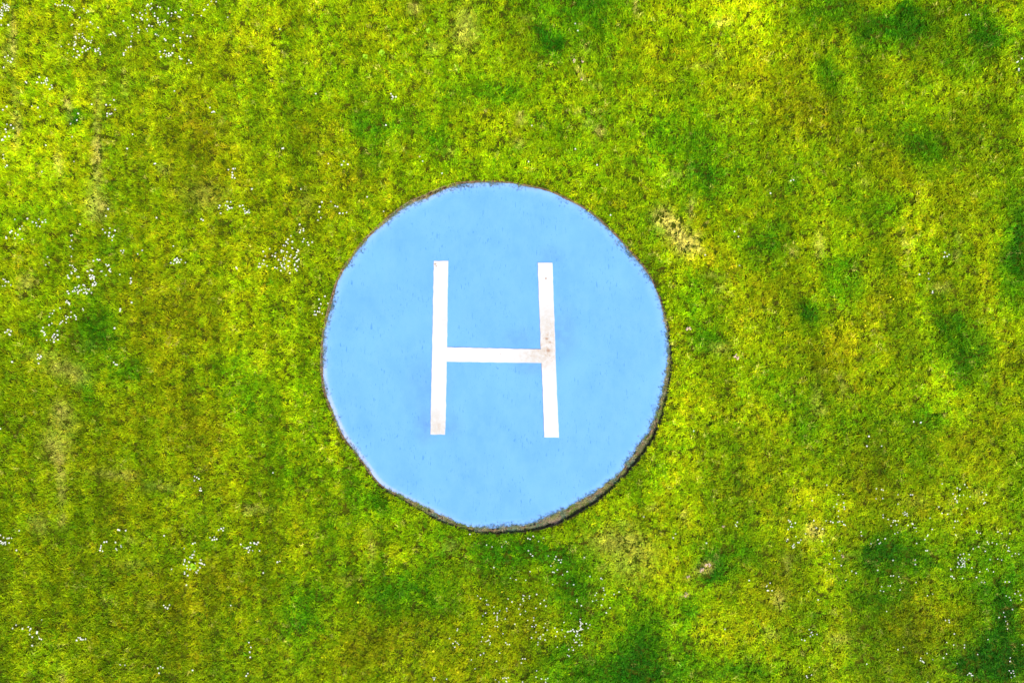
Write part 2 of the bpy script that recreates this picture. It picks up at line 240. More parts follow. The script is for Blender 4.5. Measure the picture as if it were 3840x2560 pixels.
def mat_ground():
    N = NT('turf_ground'); co = N.coord()
    c = N.mix(N.ramp(N.noise(co, 1.1, 5, .6), .35, .65), (.020, .055, .001), (.055, .075, .001))
    c = N.mix(N.ramp(N.noise(co, 14, 4, .6), .40, .62), c, (.05, .045, .003))
    return N.done(N.bsdf(c, .95, .05, N.bump(N.noise(co, 60, 4), .6, .02)))
def mat_soil():
    N = NT('bare_soil'); co = N.coord()
    c = N.mix(N.ramp(N.noise(co, 22, 5, .7), .36, .62), (.085, .045, .022), (.34, .22, .13))
    c = N.mix(N.ramp(N.noise(co, 9, 4, .6), .50, .60), c, (.22, .20, .085))
    c = N.mix(N.ramp(N.noise(co, 75, 3, .6), .60, .68), c, (.55, .42, .32))
    return N.done(N.bsdf(c, .95, .05, N.bump(N.noise(co, 70, 5, .7), 1.0, .03)))
def mat_pad():
    N = NT('blue_painted_concrete'); co = N.coord()
    e = N.n('ShaderNodeAttribute', attribute_type='GEOMETRY', attribute_name='edge').outputs[2]
    wr = N.n('ShaderNodeAttribute', attribute_type='GEOMETRY', attribute_name='wear').outputs[2]
    base = N.mix(N.ramp(N.noise(co, 1.3, 5, .6), .32, .68), (.104, .288, .615), (.130, .332, .675))
    base = N.mix(N.math('MULTIPLY', N.ramp(N.noise(co, 5.5, 6, .65, mapscale=(1, .6, 1)), .44, .62), .5), base, (.138, .335, .70))
    # thin darker grass clippings stuck under the paint
    for sc, ro, th, k in ((46, 1.4, .675, .5), (58, 2.5, .69, .5), (34, .9, .685, .6)):
        ms = (1, .22, 1)
        m = N.ramp(N.noise(co, sc, 2, .5, mapscale=ms, rot=ro, dist=.6), th - .02, th + .03)
        m = N.math('MULTIPLY', m, N.ramp(N.noise(co, 2.1, 3), .40, .58))
        base = N.mix(N.math('MULTIPLY', m, k), base, (.035, .17, .40))
    # faded paler rim, then scuffed, dirty lip
    nz = N.noise(co, 7, 4, .6); nz2 = N.noise(co, 38, 5, .7)
    ee = N.math('ADD', e, N.math('MULTIPLY', N.math('SUBTRACT', nz, .5), .14))
    def blob(px, py, rx, ry):
        x, y = P(px, py, PAD_Z)
        mp = N.n('ShaderNodeMapping', vector_type='TEXTURE', inp={0: co})
        mp.inputs['Location'].default_value = (x - CXY[0], y - CXY[1], 0); mp.inputs['Scale'].default_value = (rx * S, ry * S, 1000)
        return N.n('ShaderNodeTexGradient', gradient_type='SPHERICAL', inp={0: mp.outputs[0]}).outputs[1]
    for px, py, rx, ry, k in ((2100, 1250, 90, 150, .5), (1990, 1370, 90, 50, .5), (1600, 1600, 60, 90, .7), (1690, 1600, 60, 70, .4), (1600, 1460, 120, 160, .3), (1950, 1270, 90, 60, .4), (2060, 960, 70, 50, .35)):
        base = N.mix(N.math('MULTIPLY', N.math('MULTIPLY', blob(px, py, rx, ry), N.maprange(N.noise(co, 8, 4, .6), .3, .6, .3, 1)), k), base, (.085, .20, .46))
    rim = N.math('SUBTRACT', 1.0, N.maprange(ee, .0, .17))
    base = N.mix(N.math('MULTIPLY', rim, .55), base, (.20, .40, .76))
    # lavender-white worn band at lower left
    e2 = N.math('ADD', e, N.math('MULTIPLY', N.math('SUBTRACT', nz2, .5), .06))
    band = N.math('MULTIPLY', N.math('SUBTRACT', 1.0, N.maprange(e2, .03, .085)), wr)
    base = N.mix(N.math('MULTIPLY', band, .8), base, (.40, .44, .66))
    lip = N.math('SUBTRACT', 1.0, N.maprange(N.math('ADD', e, N.math('MULTIPLY', N.math('SUBTRACT', nz2, .5), .055)), .000, .014))
    lip = N.math('MULTIPLY', lip, N.maprange(N.noise(co, 6, 3), .38, .52, .25, 1.0))
    base = N.mix(lip, base, N.mix(N.ramp(nz2, .4, .6), (.16, .12, .075), (.36, .27, .20)))
    base = N.mix(N.math('MULTIPLY', N.math('SUBTRACT', 1.0, N.maprange(e2, .0, .06)), N.math('MULTIPLY', N.ramp(N.noise(co, 5, 3), .46, .56), .6)), base, (.16, .22, .24))
    # speckled dirt near the edge
    sp = N.math('MULTIPLY', N.ramp(N.noise(co, 95, 3, .6), .60, .68), N.math('SUBTRACT', 1.0, N.maprange(e, .03, .14)))
    sp = N.math('MULTIPLY', sp, N.ramp(N.noise(co, 4, 2), .42, .56))
    base = N.mix(N.math('MULTIPLY', sp, .75), base, (.07, .16, .22))
    hgt = N.math('ADD', N.noise(co, 60, 4, .6), N.math('MULTIPLY', N.noise(co, 2.0, 4, .5), 3.0))
    return N.done(N.bsdf(base, .75, .15, N.bump(hgt, .35, .006)))
def mat_white():
    N = NT('white_paint'); co = N.coord()
    def blob(px, py, rx, ry):
        x, y = P(px, py, PAD_Z)
        mp = N.n('ShaderNodeMapping', vector_type='TEXTURE', inp={0: co})
        mp.inputs['Location'].default_value = (x, y, 0); mp.inputs['Scale'].default_value = (rx * S, ry * S, 1000)
        g = N.n('ShaderNodeTexGradient', gradient_type='SPHERICAL', inp={0: mp.outputs[0]})
        return g.outputs[1]
    c = N.mix(N.ramp(N.noise(co, 3, 4), .35, .7), (.56, .555, .55), (.50, .495, .48))
    fine = N.noise(co, 16, 5, .65)
    m = N.math('ADD', N.math('MULTIPLY', blob(2055, 1275, 70, 190), .95), N.math('MULTIPLY', blob(1990, 1335, 110, 60), .6))
    m = N.math('ADD', m, N.math('MULTIPLY', blob(1640, 1600, 60, 75), .8)); m = N.math('ADD', m, N.math('MULTIPLY', blob(1660, 1222, 40, 36), .35))
    m = N.math('ADD', m, N.math('MULTIPLY', blob(1642, 1520, 50, 50), .25))
    soft = N.math('MULTIPLY', m, N.maprange(fine, .30, .60, .25, 1.0), clamp=True)
    c = N.mix(N.math('MULTIPLY', soft, .75), c, (.42, .335, .255))
    hard = N.math('MULTIPLY', N.math('SUBTRACT', m, .25, clamp=True), N.ramp(N.noise(co, 24, 4, .7, dist=.8), .54, .64), clamp=True)
    c = N.mix(N.math('MULTIPLY', hard, 1.2, clamp=True), c, (.39, .27, .19))
    for px, py, r, k in ((2047, 1044, 5, 2.), (1632, 990, 7, 1.1), (1636, 998, 4, 1.5), (1878, 1327, 3, 1.2), (2056, 1314, 11, 1.4), (2050, 1270, 8, 1.2), (2063, 1283, 7, 1.0)):
        c = N.mix(N.math('MULTIPLY', blob(px, py, r, r * .8), k, clamp=True), c, (.32, .20, .135))
    return N.done(N.bsdf(c, .6, .2, N.bump(N.noise(co, 70, 3), .2, .004)))
def mat_flat(name, col, var=.2, scale=60, rough=.8, trans=0.0):
    N = NT(name); co = N.coord()
    c = N.mix(N.noise(co, scale, 3), tuple(v * (1 - var) for v in col), tuple(min(1, v * (1 + var)) for v in col))
    b = N.bsdf(c, rough, .2)
    if trans:
        tr = N.n('ShaderNodeBsdfTranslucent', inp={'Color': c}).outputs[0]
        b = N.n('ShaderNodeMixShader', inp={0: trans, 1: b, 2: tr}).outputs[0]
    return N.done(b)
M_petal = mat_flat('white_petal', (.86, .87, .86), .05, 200, .7, .15)
M_disc = mat_flat('yellow_disc', (.80, .58, .02), .15, 300)
M_yellow = mat_flat('yellow_petal', (.90, .78, .01), .1, 200, .6, .1)
M_stem = mat_flat('green_stem', (.10, .20, .01), .2)
M_weed = mat_flat('weed_leaf', (.32, .56, .01), .25, 40, .5, .25)
M_clod = mat_flat('dry_clod', (.62, .44, .30), .4, 60)
M_leaf = mat_flat('orange_leaf', (.75, .38, .02), .2, 80)

# ------------------------------------------------------------------ ground: one sheet with the hole for the pad
def build_ground():
    na = 900; th = np.linspace(-np.pi, np.pi, na, endpoint=False)
    rt = rturf(th)
    offs = [0, .015, .03, .05, .08, .12, .17]; r = .23
    while r < 10: offs.append(r); r += .07 + r * .004
    while r < 600: offs.append(r); r *= 1.25
    V = []
    for k, o_ in enumerate(offs):
        f = math.exp(-o_ / 2.0); rr = rt * f + 2.5 * (1 - f) + o_
        x = CXY[0] + rr * np.cos(th); y = CXY[1] + rr * np.sin(th)
        z = ground_h(x, y); z[:] = z if k else z - .004
        V.append(np.stack([x, y, z], 1))
    V = np.concatenate(V); F = []
    for i in range(len(offs) - 1):
        a = i * na; b = a + na
        for j in range(na):
            j2 = (j + 1) % na
            F.append((a + j, b + j, b + j2, a + j2))
    o = mesh_obj('ground', V, F, mat_ground(), smooth=True)
    tag(o, 'mown grass lawn ground around the blue landing circle', kind='structure')
build_ground()

# soil cut between turf and pad
def build_soil():
    na = 2000; th = np.linspace(-np.pi, np.pi, na, endpoint=False)
    rt = rturf(th); rp = rpad(th)
    gap = rt - rp
    # (share of the gap, height beside a narrow gap, height in a wide one)
    prof = [(1.0, -.004, -.004), (.985, -.012, -.03), (.96, -.026, -.075), (.85, -.032, -.092), (.7, -.032, -.088), (.55, -.031, -.072), (.4, -.030, -.055), (.25, -.029, -.042), (.12, -.028, -.032), (0.0, -.028, -.026), (-.12, -.034, -.034), (-.3, -.055, -.055)]
    wide = np.clip((gap - .02) / .07, 0, 1)
    V = []
    for k, (u, za, zb) in enumerate(prof):
        z = za + (zb - za) * wide
        rr = rp + gap * u + (0.10 * gap * fbm(np.cos(th) * 2.5, np.sin(th) * 2.5, .07, 60 + k, 3) if 2 < k < 10 else 0)
        x = CXY[0] + rr * np.cos(th); y = CXY[1] + rr * np.sin(th)
        amp = .75 * np.minimum(gap, .07) if 1 < k < 10 else gap * 0
        if k == 9: amp = np.minimum(gap, .05) * .25
        zz = z + amp * fbm(x, y, .055, 70, 4, .7) + amp * .5 * fbm(x, y, .015, 75, 2)
        V.append(np.stack([x, y, zz], 1))
    V = np.concatenate(V); F = []
    for i in range(len(prof) - 1):
        a = i * na; b = a + na
        for j in range(na):
            j2 = (j + 1) % na
            F.append((a + j, a + j2, b + j2, b + j))
    o = mesh_obj('soil', V, F, mat_soil(), smooth=True)
    tag(o, 'bare brown soil in the cut edge between lawn and pad', kind='structure')
build_soil()

# ------------------------------------------------------------------ helipad > pad_slab, letter_h
def build_pad():
    root = bpy.data.objects.new('helipad', None); C.objects.link(root)
    root.location = (CXY[0], CXY[1], PAD_Z)
    tag(root, 'round light blue helicopter landing pad with white H, sunk in the lawn', 'helipad')
    na = 1600; th = np.linspace(-np.pi, np.pi, na, endpoint=False); rp = rpad(th)
    offs = [0, .004, .01, .02, .035, .055, .08, .11, .15, .2, .3, .45, .7, 1.0, 1.4, 1.9, 2.3]
    V = [np.stack([rp * np.cos(th), rp * np.sin(th), np.full(na, -.12)], 1)]; E = [np.zeros(na)]
    for k, o_ in enumerate(offs):
        f = math.exp(-o_ / .8); rr = (rp * f + 2.48 * (1 - f)) - o_
        z = -.006 if k == 0 else (-.0015 if k == 1 else 0)
        x = rr * np.cos(th); y = rr * np.sin(th)
        zz = z + (.0035 * fbm(x, y, .5, 81, 3) if k > 1 else 0) * min(1, o_ * 8)
        V.append(np.stack([x, y, zz + np.zeros(na)], 1)); E.append(np.full(na, o_))
    V = np.concatenate(V); E = np.concatenate(E)
    V = np.vstack([V, [[0, 0, 0]]]); E = np.append(E, 2.5)
    F = []
    for i in range(len(offs)):
        a = i * na; b = a + na
        for j in range(na):
            j2 = (j + 1) % na; F.append((a + j, a + j2, b + j2, b + j))
    a = len(offs) * na
    for j in range(na): F.append((a + j, a + (j + 1) % na, len(V) - 1))
    o = mesh_obj('pad_slab', V, F, mat_pad(), root, smooth=True)
    at = o.data.attributes.new('edge', 'FLOAT', 'POINT'); at.data.foreach_set('value', E.astype(np.float32))
    tv = np.arctan2(V[:, 1], V[:, 0])
    wr = np.exp(-(wrap(tv + 2.62) / .62) ** 2)      # worn band, lower left
    wr = np.maximum(wr, .35 * np.exp(-(wrap(tv - 1.9) / .5) ** 2))
    at = o.data.attributes.new('wear', 'FLOAT', 'POINT'); at.data.foreach_set('value', wr.astype(np.float32))
    # the H
    out = [(1627.2,978.1),(1681.4,978.1),(1678.7,1100),(1676.7,1301),(1850,1305.5),(2027.8,1309.1),(2020,1100),(2016.2,985),(2071.3,985.5),(2075.5,1100),(2082.3,1296.6),(2087,1430),(2092.8,1567),(2096,1639.8),(2040.6,1638.9),(2035,1470),(2030.2,1360.6),(1850,1358),(1674.9,1355.3),(1673.5,1470),(1671.9,1567),(1668.9,1629.1),(1614.1,1627.9),(1616.2,1517),(1620,1330),(1623.6,1160),(1624.2,1107)]
    pts = []
    n = len(out)
    for i in range(n):
        a_ = np.array(out[i]); b_ = np.array(out[(i + 1) % n]); L = np.linalg.norm(b_ - a_); m = max(1, int(L / 14))
        nrm = np.array([-(b_ - a_)[1], (b_ - a_)[0]]) / L
        for q in range(m):
            p = a_ + (b_ - a_) * q / m
            if q: p = p + nrm * 0.5 * rs.randn()
            pts.append(P(p[0], p[1], PAD_Z))
    n = len(pts)
    top = .0065; V = [(x - CXY[0], y - CXY[1], top) for x, y in pts] + [(x - CXY[0], y - CXY[1], top - .008) for x, y in pts]
    F = [tuple(range(n))[::-1]] + [(i, (i + 1) % n, n + (i + 1) % n, n + i) for i in range(n)]
    me = bpy.data.meshes.new('letter_h'); me.from_pydata(V, [], F); me.materials.append(mat_white()); me.update()
    h = bpy.data.objects.new('letter_h', me); C.objects.link(h); h.parent = root
    h['label'] = 'white painted letter H with rust stains at its right junction'
    import bmesh
    bm = bmesh.new(); bm.from_mesh(me); bmesh.ops.triangulate(bm, faces=[f for f in bm.faces if len(f.verts) > 4])
    bmesh.ops.recalc_face_normals(bm, faces=bm.faces); bm.to_mesh(me); bm.free()
    # object coordinates of the stains are world based: shift the mapping by the pad centre
    for nd in me.materials[0].node_tree.nodes:
        if nd.type == 'MAPPING' and nd.vector_type == 'TEXTURE':
            l = nd.inputs['Location'].default_value; l[0] -= CXY[0]; l[1] -= CXY[1]
    return root
build_pad()

# ------------------------------------------------------------------ grass tufts (instanced): unseen source meshes
def tuft_mesh(name, n, rad, hmin, hmax, wmin, wmax, lean, mat, seed):
    r = np.random.RandomState(seed); V = []; F = []; BV = []
    for i in range(n):
        a = r.uniform(0, 2 * np.pi); q = rad * math.sqrt(r.rand()); bx, by = q * math.cos(a), q * math.sin(a)
        az = r.uniform(0, 2 * np.pi); L = r.uniform(hmin, hmax); ln = math.radians(r.uniform(lean * .45, lean * 1.25)); wd = r.uniform(wmin, wmax)
        dx, dy = math.cos(az), math.sin(az); sx, sy = -dy, dx
        b0 = len(V); x = bx; y = by; z = -.004; ang = ln * .35
        for k, (f, ww) in enumerate(((0, .8), (.38, 1.0), (.72, .75), (1.0, 0))):
            if k:
                st = L * (f - pf); ang += ln * .45
                x += dx * math.sin(min(ang, 1.75)) * st; y += dy * math.sin(min(ang, 1.75)) * st; z += math.cos(min(ang, 1.75)) * st
            pf = f
            if ww: V += [(x + sx * wd * ww / 2, y + sy * wd * ww / 2, z), (x - sx * wd * ww / 2, y - sy * wd * ww / 2, z)]
            else: V.append((x, y, z))
        F += [(b0, b0 + 1, b0 + 3, b0 + 2), (b0 + 2, b0 + 3, b0 + 5, b0 + 4), (b0 + 4, b0 + 5, b0 + 6)]
        BV += [r.rand()] * 7
    me = bpy.data.meshes.new(name); me.from_pydata(V, [], F); me.materials.append(mat)
    at = me.attributes.new('bv', 'FLOAT', 'POINT'); at.data.foreach_set('value', np.array(BV, np.float32))
    me.update(); return me
def src_collection(name, meshes):
    c = bpy.data.collections.new(name)
    for i, m in enumerate(meshes): c.objects.link(bpy.data.objects.new('%s_%02d' % (name, i), m))
    return c
SRC_GRASS = src_collection('turf_tuft_source', [tuft_mesh('tuft', 15, .030, .028, .062, .0032, .0062, 62, M_grass, 100 + i) for i in range(14)])
SRC_FRINGE = src_collection('fringe_tuft_source', [tuft_mesh('fringe', 9, .018, .015, .045, .0018, .0035, 60, M_fringe, 200 + i) for i in range(8)])

def scatter(name, src, pos, rot, scl, col, label, cat):
    me = bpy.data.meshes.new(name); n = len(pos)
    me.vertices.add(n); me.vertices.foreach_set('co', pos.astype(np.float32).ravel())
    a = me.attributes.new('rot', 'FLOAT_VECTOR', 'POINT'); a.data.foreach_set('vector', rot.astype(np.float32).ravel())
    a = me.attributes.new('scl', 'FLOAT_VECTOR', 'POINT'); a.data.foreach_set('vector', scl.astype(np.float32).ravel())
    c4 = np.concatenate([col, np.ones((n, 1))], 1)
    a = me.attributes.new('tcol', 'FLOAT_COLOR', 'POINT'); a.data.foreach_set('color', c4.astype(np.float32).ravel())
    o = bpy.data.objects.new(name, me); C.objects.link(o)
    g = bpy.data.node_groups.new(name + '_nodes', 'GeometryNodeTree')
    g.interface.new_socket('Geometry', in_out='INPUT', socket_type='NodeSocketGeometry')
    g.interface.new_socket('Geometry', in_out='OUTPUT', socket_type='NodeSocketGeometry')
    N = g.nodes; L = g.links
    gi = N.new('NodeGroupInput'); go = N.new('NodeGroupOutput')
    ci = N.new('GeometryNodeCollectionInfo'); ci.inputs[0].default_value = src
    ci.inputs['Separate Children'].default_value = True; ci.inputs['Reset Children'].default_value = True
    m2p = N.new('GeometryNodeMeshToPoints')
    iop = N.new('GeometryNodeInstanceOnPoints'); iop.inputs['Pick Instance'].default_value = True
    def attr(nm, typ):
        x = N.new('GeometryNodeInputNamedAttribute'); x.data_type = typ; x.inputs[0].default_value = nm
        return [s for s in x.outputs if s.enabled and s.name == 'Attribute'][0]
    L.new(gi.outputs[0], m2p.inputs[0]); L.new(m2p.outputs[0], iop.inputs['Points'])
    L.new(ci.outputs[0], iop.inputs['Instance'])
    L.new(attr('rot', 'FLOAT_VECTOR'), iop.inputs['Rotation']); L.new(attr('scl', 'FLOAT_VECTOR'), iop.inputs['Scale'])
    L.new(iop.outputs[0], go.inputs[0])
    md = o.modifiers.new('scatter', 'NODES'); md.node_group = g
    tag(o, label, cat, kind='stuff')
    return o

def world_tilt(a, b, g):
    ca, sa, cb, sb, cg, sg = np.cos(a), np.sin(a), np.cos(b), np.sin(b), np.cos(g), np.sin(g)
    # R = Rx(a) Ry(b) Rz(g), read back as an XYZ euler
    r00 = cb * cg; r10 = ca * sg + sa * sb * cg; r20 = sa * sg - ca * sb * cg
    r21 = sa * cg + ca * sb * sg; r22 = ca * cb
    return np.stack([np.arctan2(r21, r22), -np.arcsin(np.clip(r20, -1, 1)), np.arctan2(r10, r00)], 1)

def grass():
    W, Hh = 10.2, 7.6                    # half extents of the dense lawn
    dens = 1050
    n = int(4 * W * Hh * dens); x = rs.uniform(-W, W, n); y = rs.uniform(-Hh, Hh, n)
    # sparser, larger tufts further out
    n2 = 150000; a = rs.uniform(0, 2 * np.pi, n2); q = 7.6 + 17 * rs.rand(n2) ** 1.1
    x2 = q * np.cos(a); y2 = q * np.sin(a); m = (np.abs(x2) > W) | (np.abs(y2) > Hh); x2 = x2[m]; y2 = y2[m]
    big = np.concatenate([np.ones(n), np.full(len(x2), 1.8)])
    x = np.concatenate([x, x2]); y = np.concatenate([y, y2])
    th = np.arctan2(y - CXY[1], x - CXY[0]); r = np.hypot(x - CXY[0], y - CXY[1])
    gap = r - rturf(th); keep = gap > .002 + .006 * np.clip(fbm(x, y, .08, 130, 2) * 3, -1, 1)
    x, y, big, gap = x[keep], y[keep], big[keep], gap[keep]
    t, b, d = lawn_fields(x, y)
    n = len(x)
    # clumps: neighbouring tufts share height; thin spots show the thatch
    cl = fbm(x, y, .075, 91, 2); hgt = 1.0 + .36 * cl + .16 * rs.randn(n) - .35 * d
    thin = rs.rand(n) < np.clip(.12 * d + .38 * np.clip(-cl * 2.2 - .25, 0, 1), 0, .8)
    x, y, big, gap, t, b, d, cl, hgt = [v[~thin] for v in (x, y, big, gap, t, b, d, cl, hgt)]
    n = len(x)
    t = t + .10 * rs.randn(n) + .05 * cl
    b = b * np.exp(.17 * rs.randn(n)) * (1 + .16 * cl)
    gold = rs.rand(n) < .04; t[gold] += .25; b[gold] *= 1.15
    d = np.clip(d + (rs.rand(n) < .012) * .6, 0, 1)
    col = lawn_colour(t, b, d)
    edge = np.clip(.45 + gap / .05, 0, 1)
    h = np.clip(hgt, .35, 1.8) * edge * big
    z = ground_h(x, y)
    # neighbouring tufts lean the same way
    ax = .15 * rs.randn(n) + .55 * fbm(x, y, .16, 111, 3); ay = .15 * rs.randn(n) + .55 * fbm(x, y, .16, 115, 3)
    rot = world_tilt(ax, ay, rs.uniform(0, 2 * np.pi, n))
    wsc = np.clip(hgt, .7, 1.3) * np.minimum(edge, 1) * big
    scl = np.stack([wsc, wsc, h], 1)
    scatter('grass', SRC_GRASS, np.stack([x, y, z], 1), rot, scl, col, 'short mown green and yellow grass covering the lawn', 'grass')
grass()

def fringe():
    # matted moss and dead grass in the cut, widest at the lower right, and wisps over the pad's lip
    n = 42000; th = rs.uniform(-np.pi, np.pi, n); rp = rpad(th); rt = rturf(th); gp = rt - rp
    u = rs.rand(n) ** .8
    x0 = np.cos(th) * (rp + gp * u); y0 = np.sin(th) * (rp + gp * u)
    keep = (rs.rand(n) < np.clip((gp - .022) / .09, 0, 1)) & (fbm(x0, y0, .07, 95, 3) > -.12)
    th, rp, gp, u = th[keep], rp[keep], gp[keep], u[keep]
    r = rp - .012 + gp * u * .78
    x = CXY[0] + r * np.cos(th); y = CXY[1] + r * np.sin(th); z = -.030 - .040 * u * np.clip((gp - .02) / .07, 0, 1)
    n = len(x); k = rs.rand(n)
    pal = np.array([(.20, .27, .05), (.40, .36, .13), (.30, .21, .12), (.13, .21, .05), (.55, .45, .28), (.18, .25, .14)])
    ph = np.clip((fbm(x, y, .14, 140, 3) * 1.6 + .5) * len(pal) + rs.randn(n) * .5, 0, len(pal) - 1).astype(int)
    col = pal[ph] * (.7 + .6 * k[:, None])
    pink = np.exp(-((x - P(2085, 1960)[0]) / .09) ** 2 - ((y - P(2085, 1960)[1]) / .06) ** 2); col = col * (1 - pink[:, None]) + np.array([.60, .42, .32]) * pink[:, None]
    # wisps on the painted rim
    m = 15000; t2 = rs.uniform(-np.pi, np.pi, m); q = np.abs(rs.randn(m)) * .038
    dens = np.clip(.30 + .9 * fbm(np.cos(t2) * 2.5, np.sin(t2) * 2.5, .35, 97, 4), 0, 1); kp = rs.rand(m) < dens * .8
    t2, q = t2[kp], q[kp]; r2 = rpad(t2) - q
    x2 = CXY[0] + r2 * np.cos(t2); y2 = CXY[1] + r2 * np.sin(t2); m = len(x2)
    c2 = np.array([(.05, .13, .16), (.09, .16, .12), (.12, .26, .36), (.18, .15, .09)])[rs.randint(0, 4, m)]
    pos = np.concatenate([np.stack([x, y, z], 1), np.stack([x2, y2, np.full(m, PAD_Z + .002)], 1)])
    N_ = len(pos); rot = np.stack([.3 * rs.randn(N_), .3 * rs.randn(N_), rs.uniform(0, 6.28, N_)], 1)
    s = np.concatenate([rs.uniform(.5, 1.5, n), rs.uniform(.2, .8, m)]); scl = np.stack([s, s, s * np.concatenate([np.full(n, .7), np.full(m, .6)])], 1)
    scatter('dead_grass_fringe', SRC_FRINGE, pos, rot, scl, np.concatenate([col, c2]), 'matted dead grass and moss in the cut around the blue pad', 'dead grass')
fringe()

# ------------------------------------------------------------------ small plants and bits
def daisy_mesh(name, petals, rad, tilt, m_pet, m_mid, mid=.32, hgt=.042):
    V = []; F = []; MI = []
    R = Matrix.Rotation(tilt, 3, 'X')
    def add(v): V.append(tuple(R @ Vector(v) + Vector((0, 0, hgt)))); return len(V) - 1
    for i in range(petals):
        a = 2 * math.pi * i / petals; da = math.pi / petals * .92; zz = .0006 * (i % 2)
        p0 = add((rad * mid * .6 * math.cos(a), rad * mid * .6 * math.sin(a), zz))
        p1 = add((rad * .62 * math.cos(a - da), rad * .62 * math.sin(a - da), .001 + zz))
        p2 = add((rad * math.cos(a - da * .45), rad * math.sin(a - da * .45), .002 + zz))
        p3 = add((rad * math.cos(a + da * .45), rad * math.sin(a + da * .45), .002 + zz))
        p4 = add((rad * .62 * math.cos(a + da), rad * .62 * math.sin(a + da), .001 + zz))
        F.append((p0, p1, p2, p3, p4)); MI.append(0)
    c = add((0, 0, .004)); ring = [add((rad * mid * math.cos(k * math.pi / 4), rad * mid * math.sin(k * math.pi / 4), .0015)) for k in range(8)]
    for k in range(8): F.append((c, ring[k], ring[(k + 1) % 8])); MI.append(1)
    b = [len(V) + k for k in range(6)]
    for z in (0, 1):
        for k in range(3):
            a = k * 2.094; V.append((.0009 * math.cos(a), .0009 * math.sin(a), (hgt - .001) * z))
    for k in range(3): F.append((b[k], b[(k + 1) % 3], b[3 + (k + 1) % 3], b[3 + k])); MI.append(2)
    me = bpy.data.meshes.new(name); me.from_pydata(V, [], F)
    for m in (m_pet, m_mid, M_stem): me.materials.append(m)
    me.polygons.foreach_set('material_index', MI); me.update()
    return me
DAISY = [daisy_mesh('daisy', 14, .0115, t, M_petal, M_disc, .30) for t in (0.05, .2, -.2, .4)]
BUTTER = daisy_mesh('buttercup', 7, .0115, .1, M_yellow, M_disc, .25)

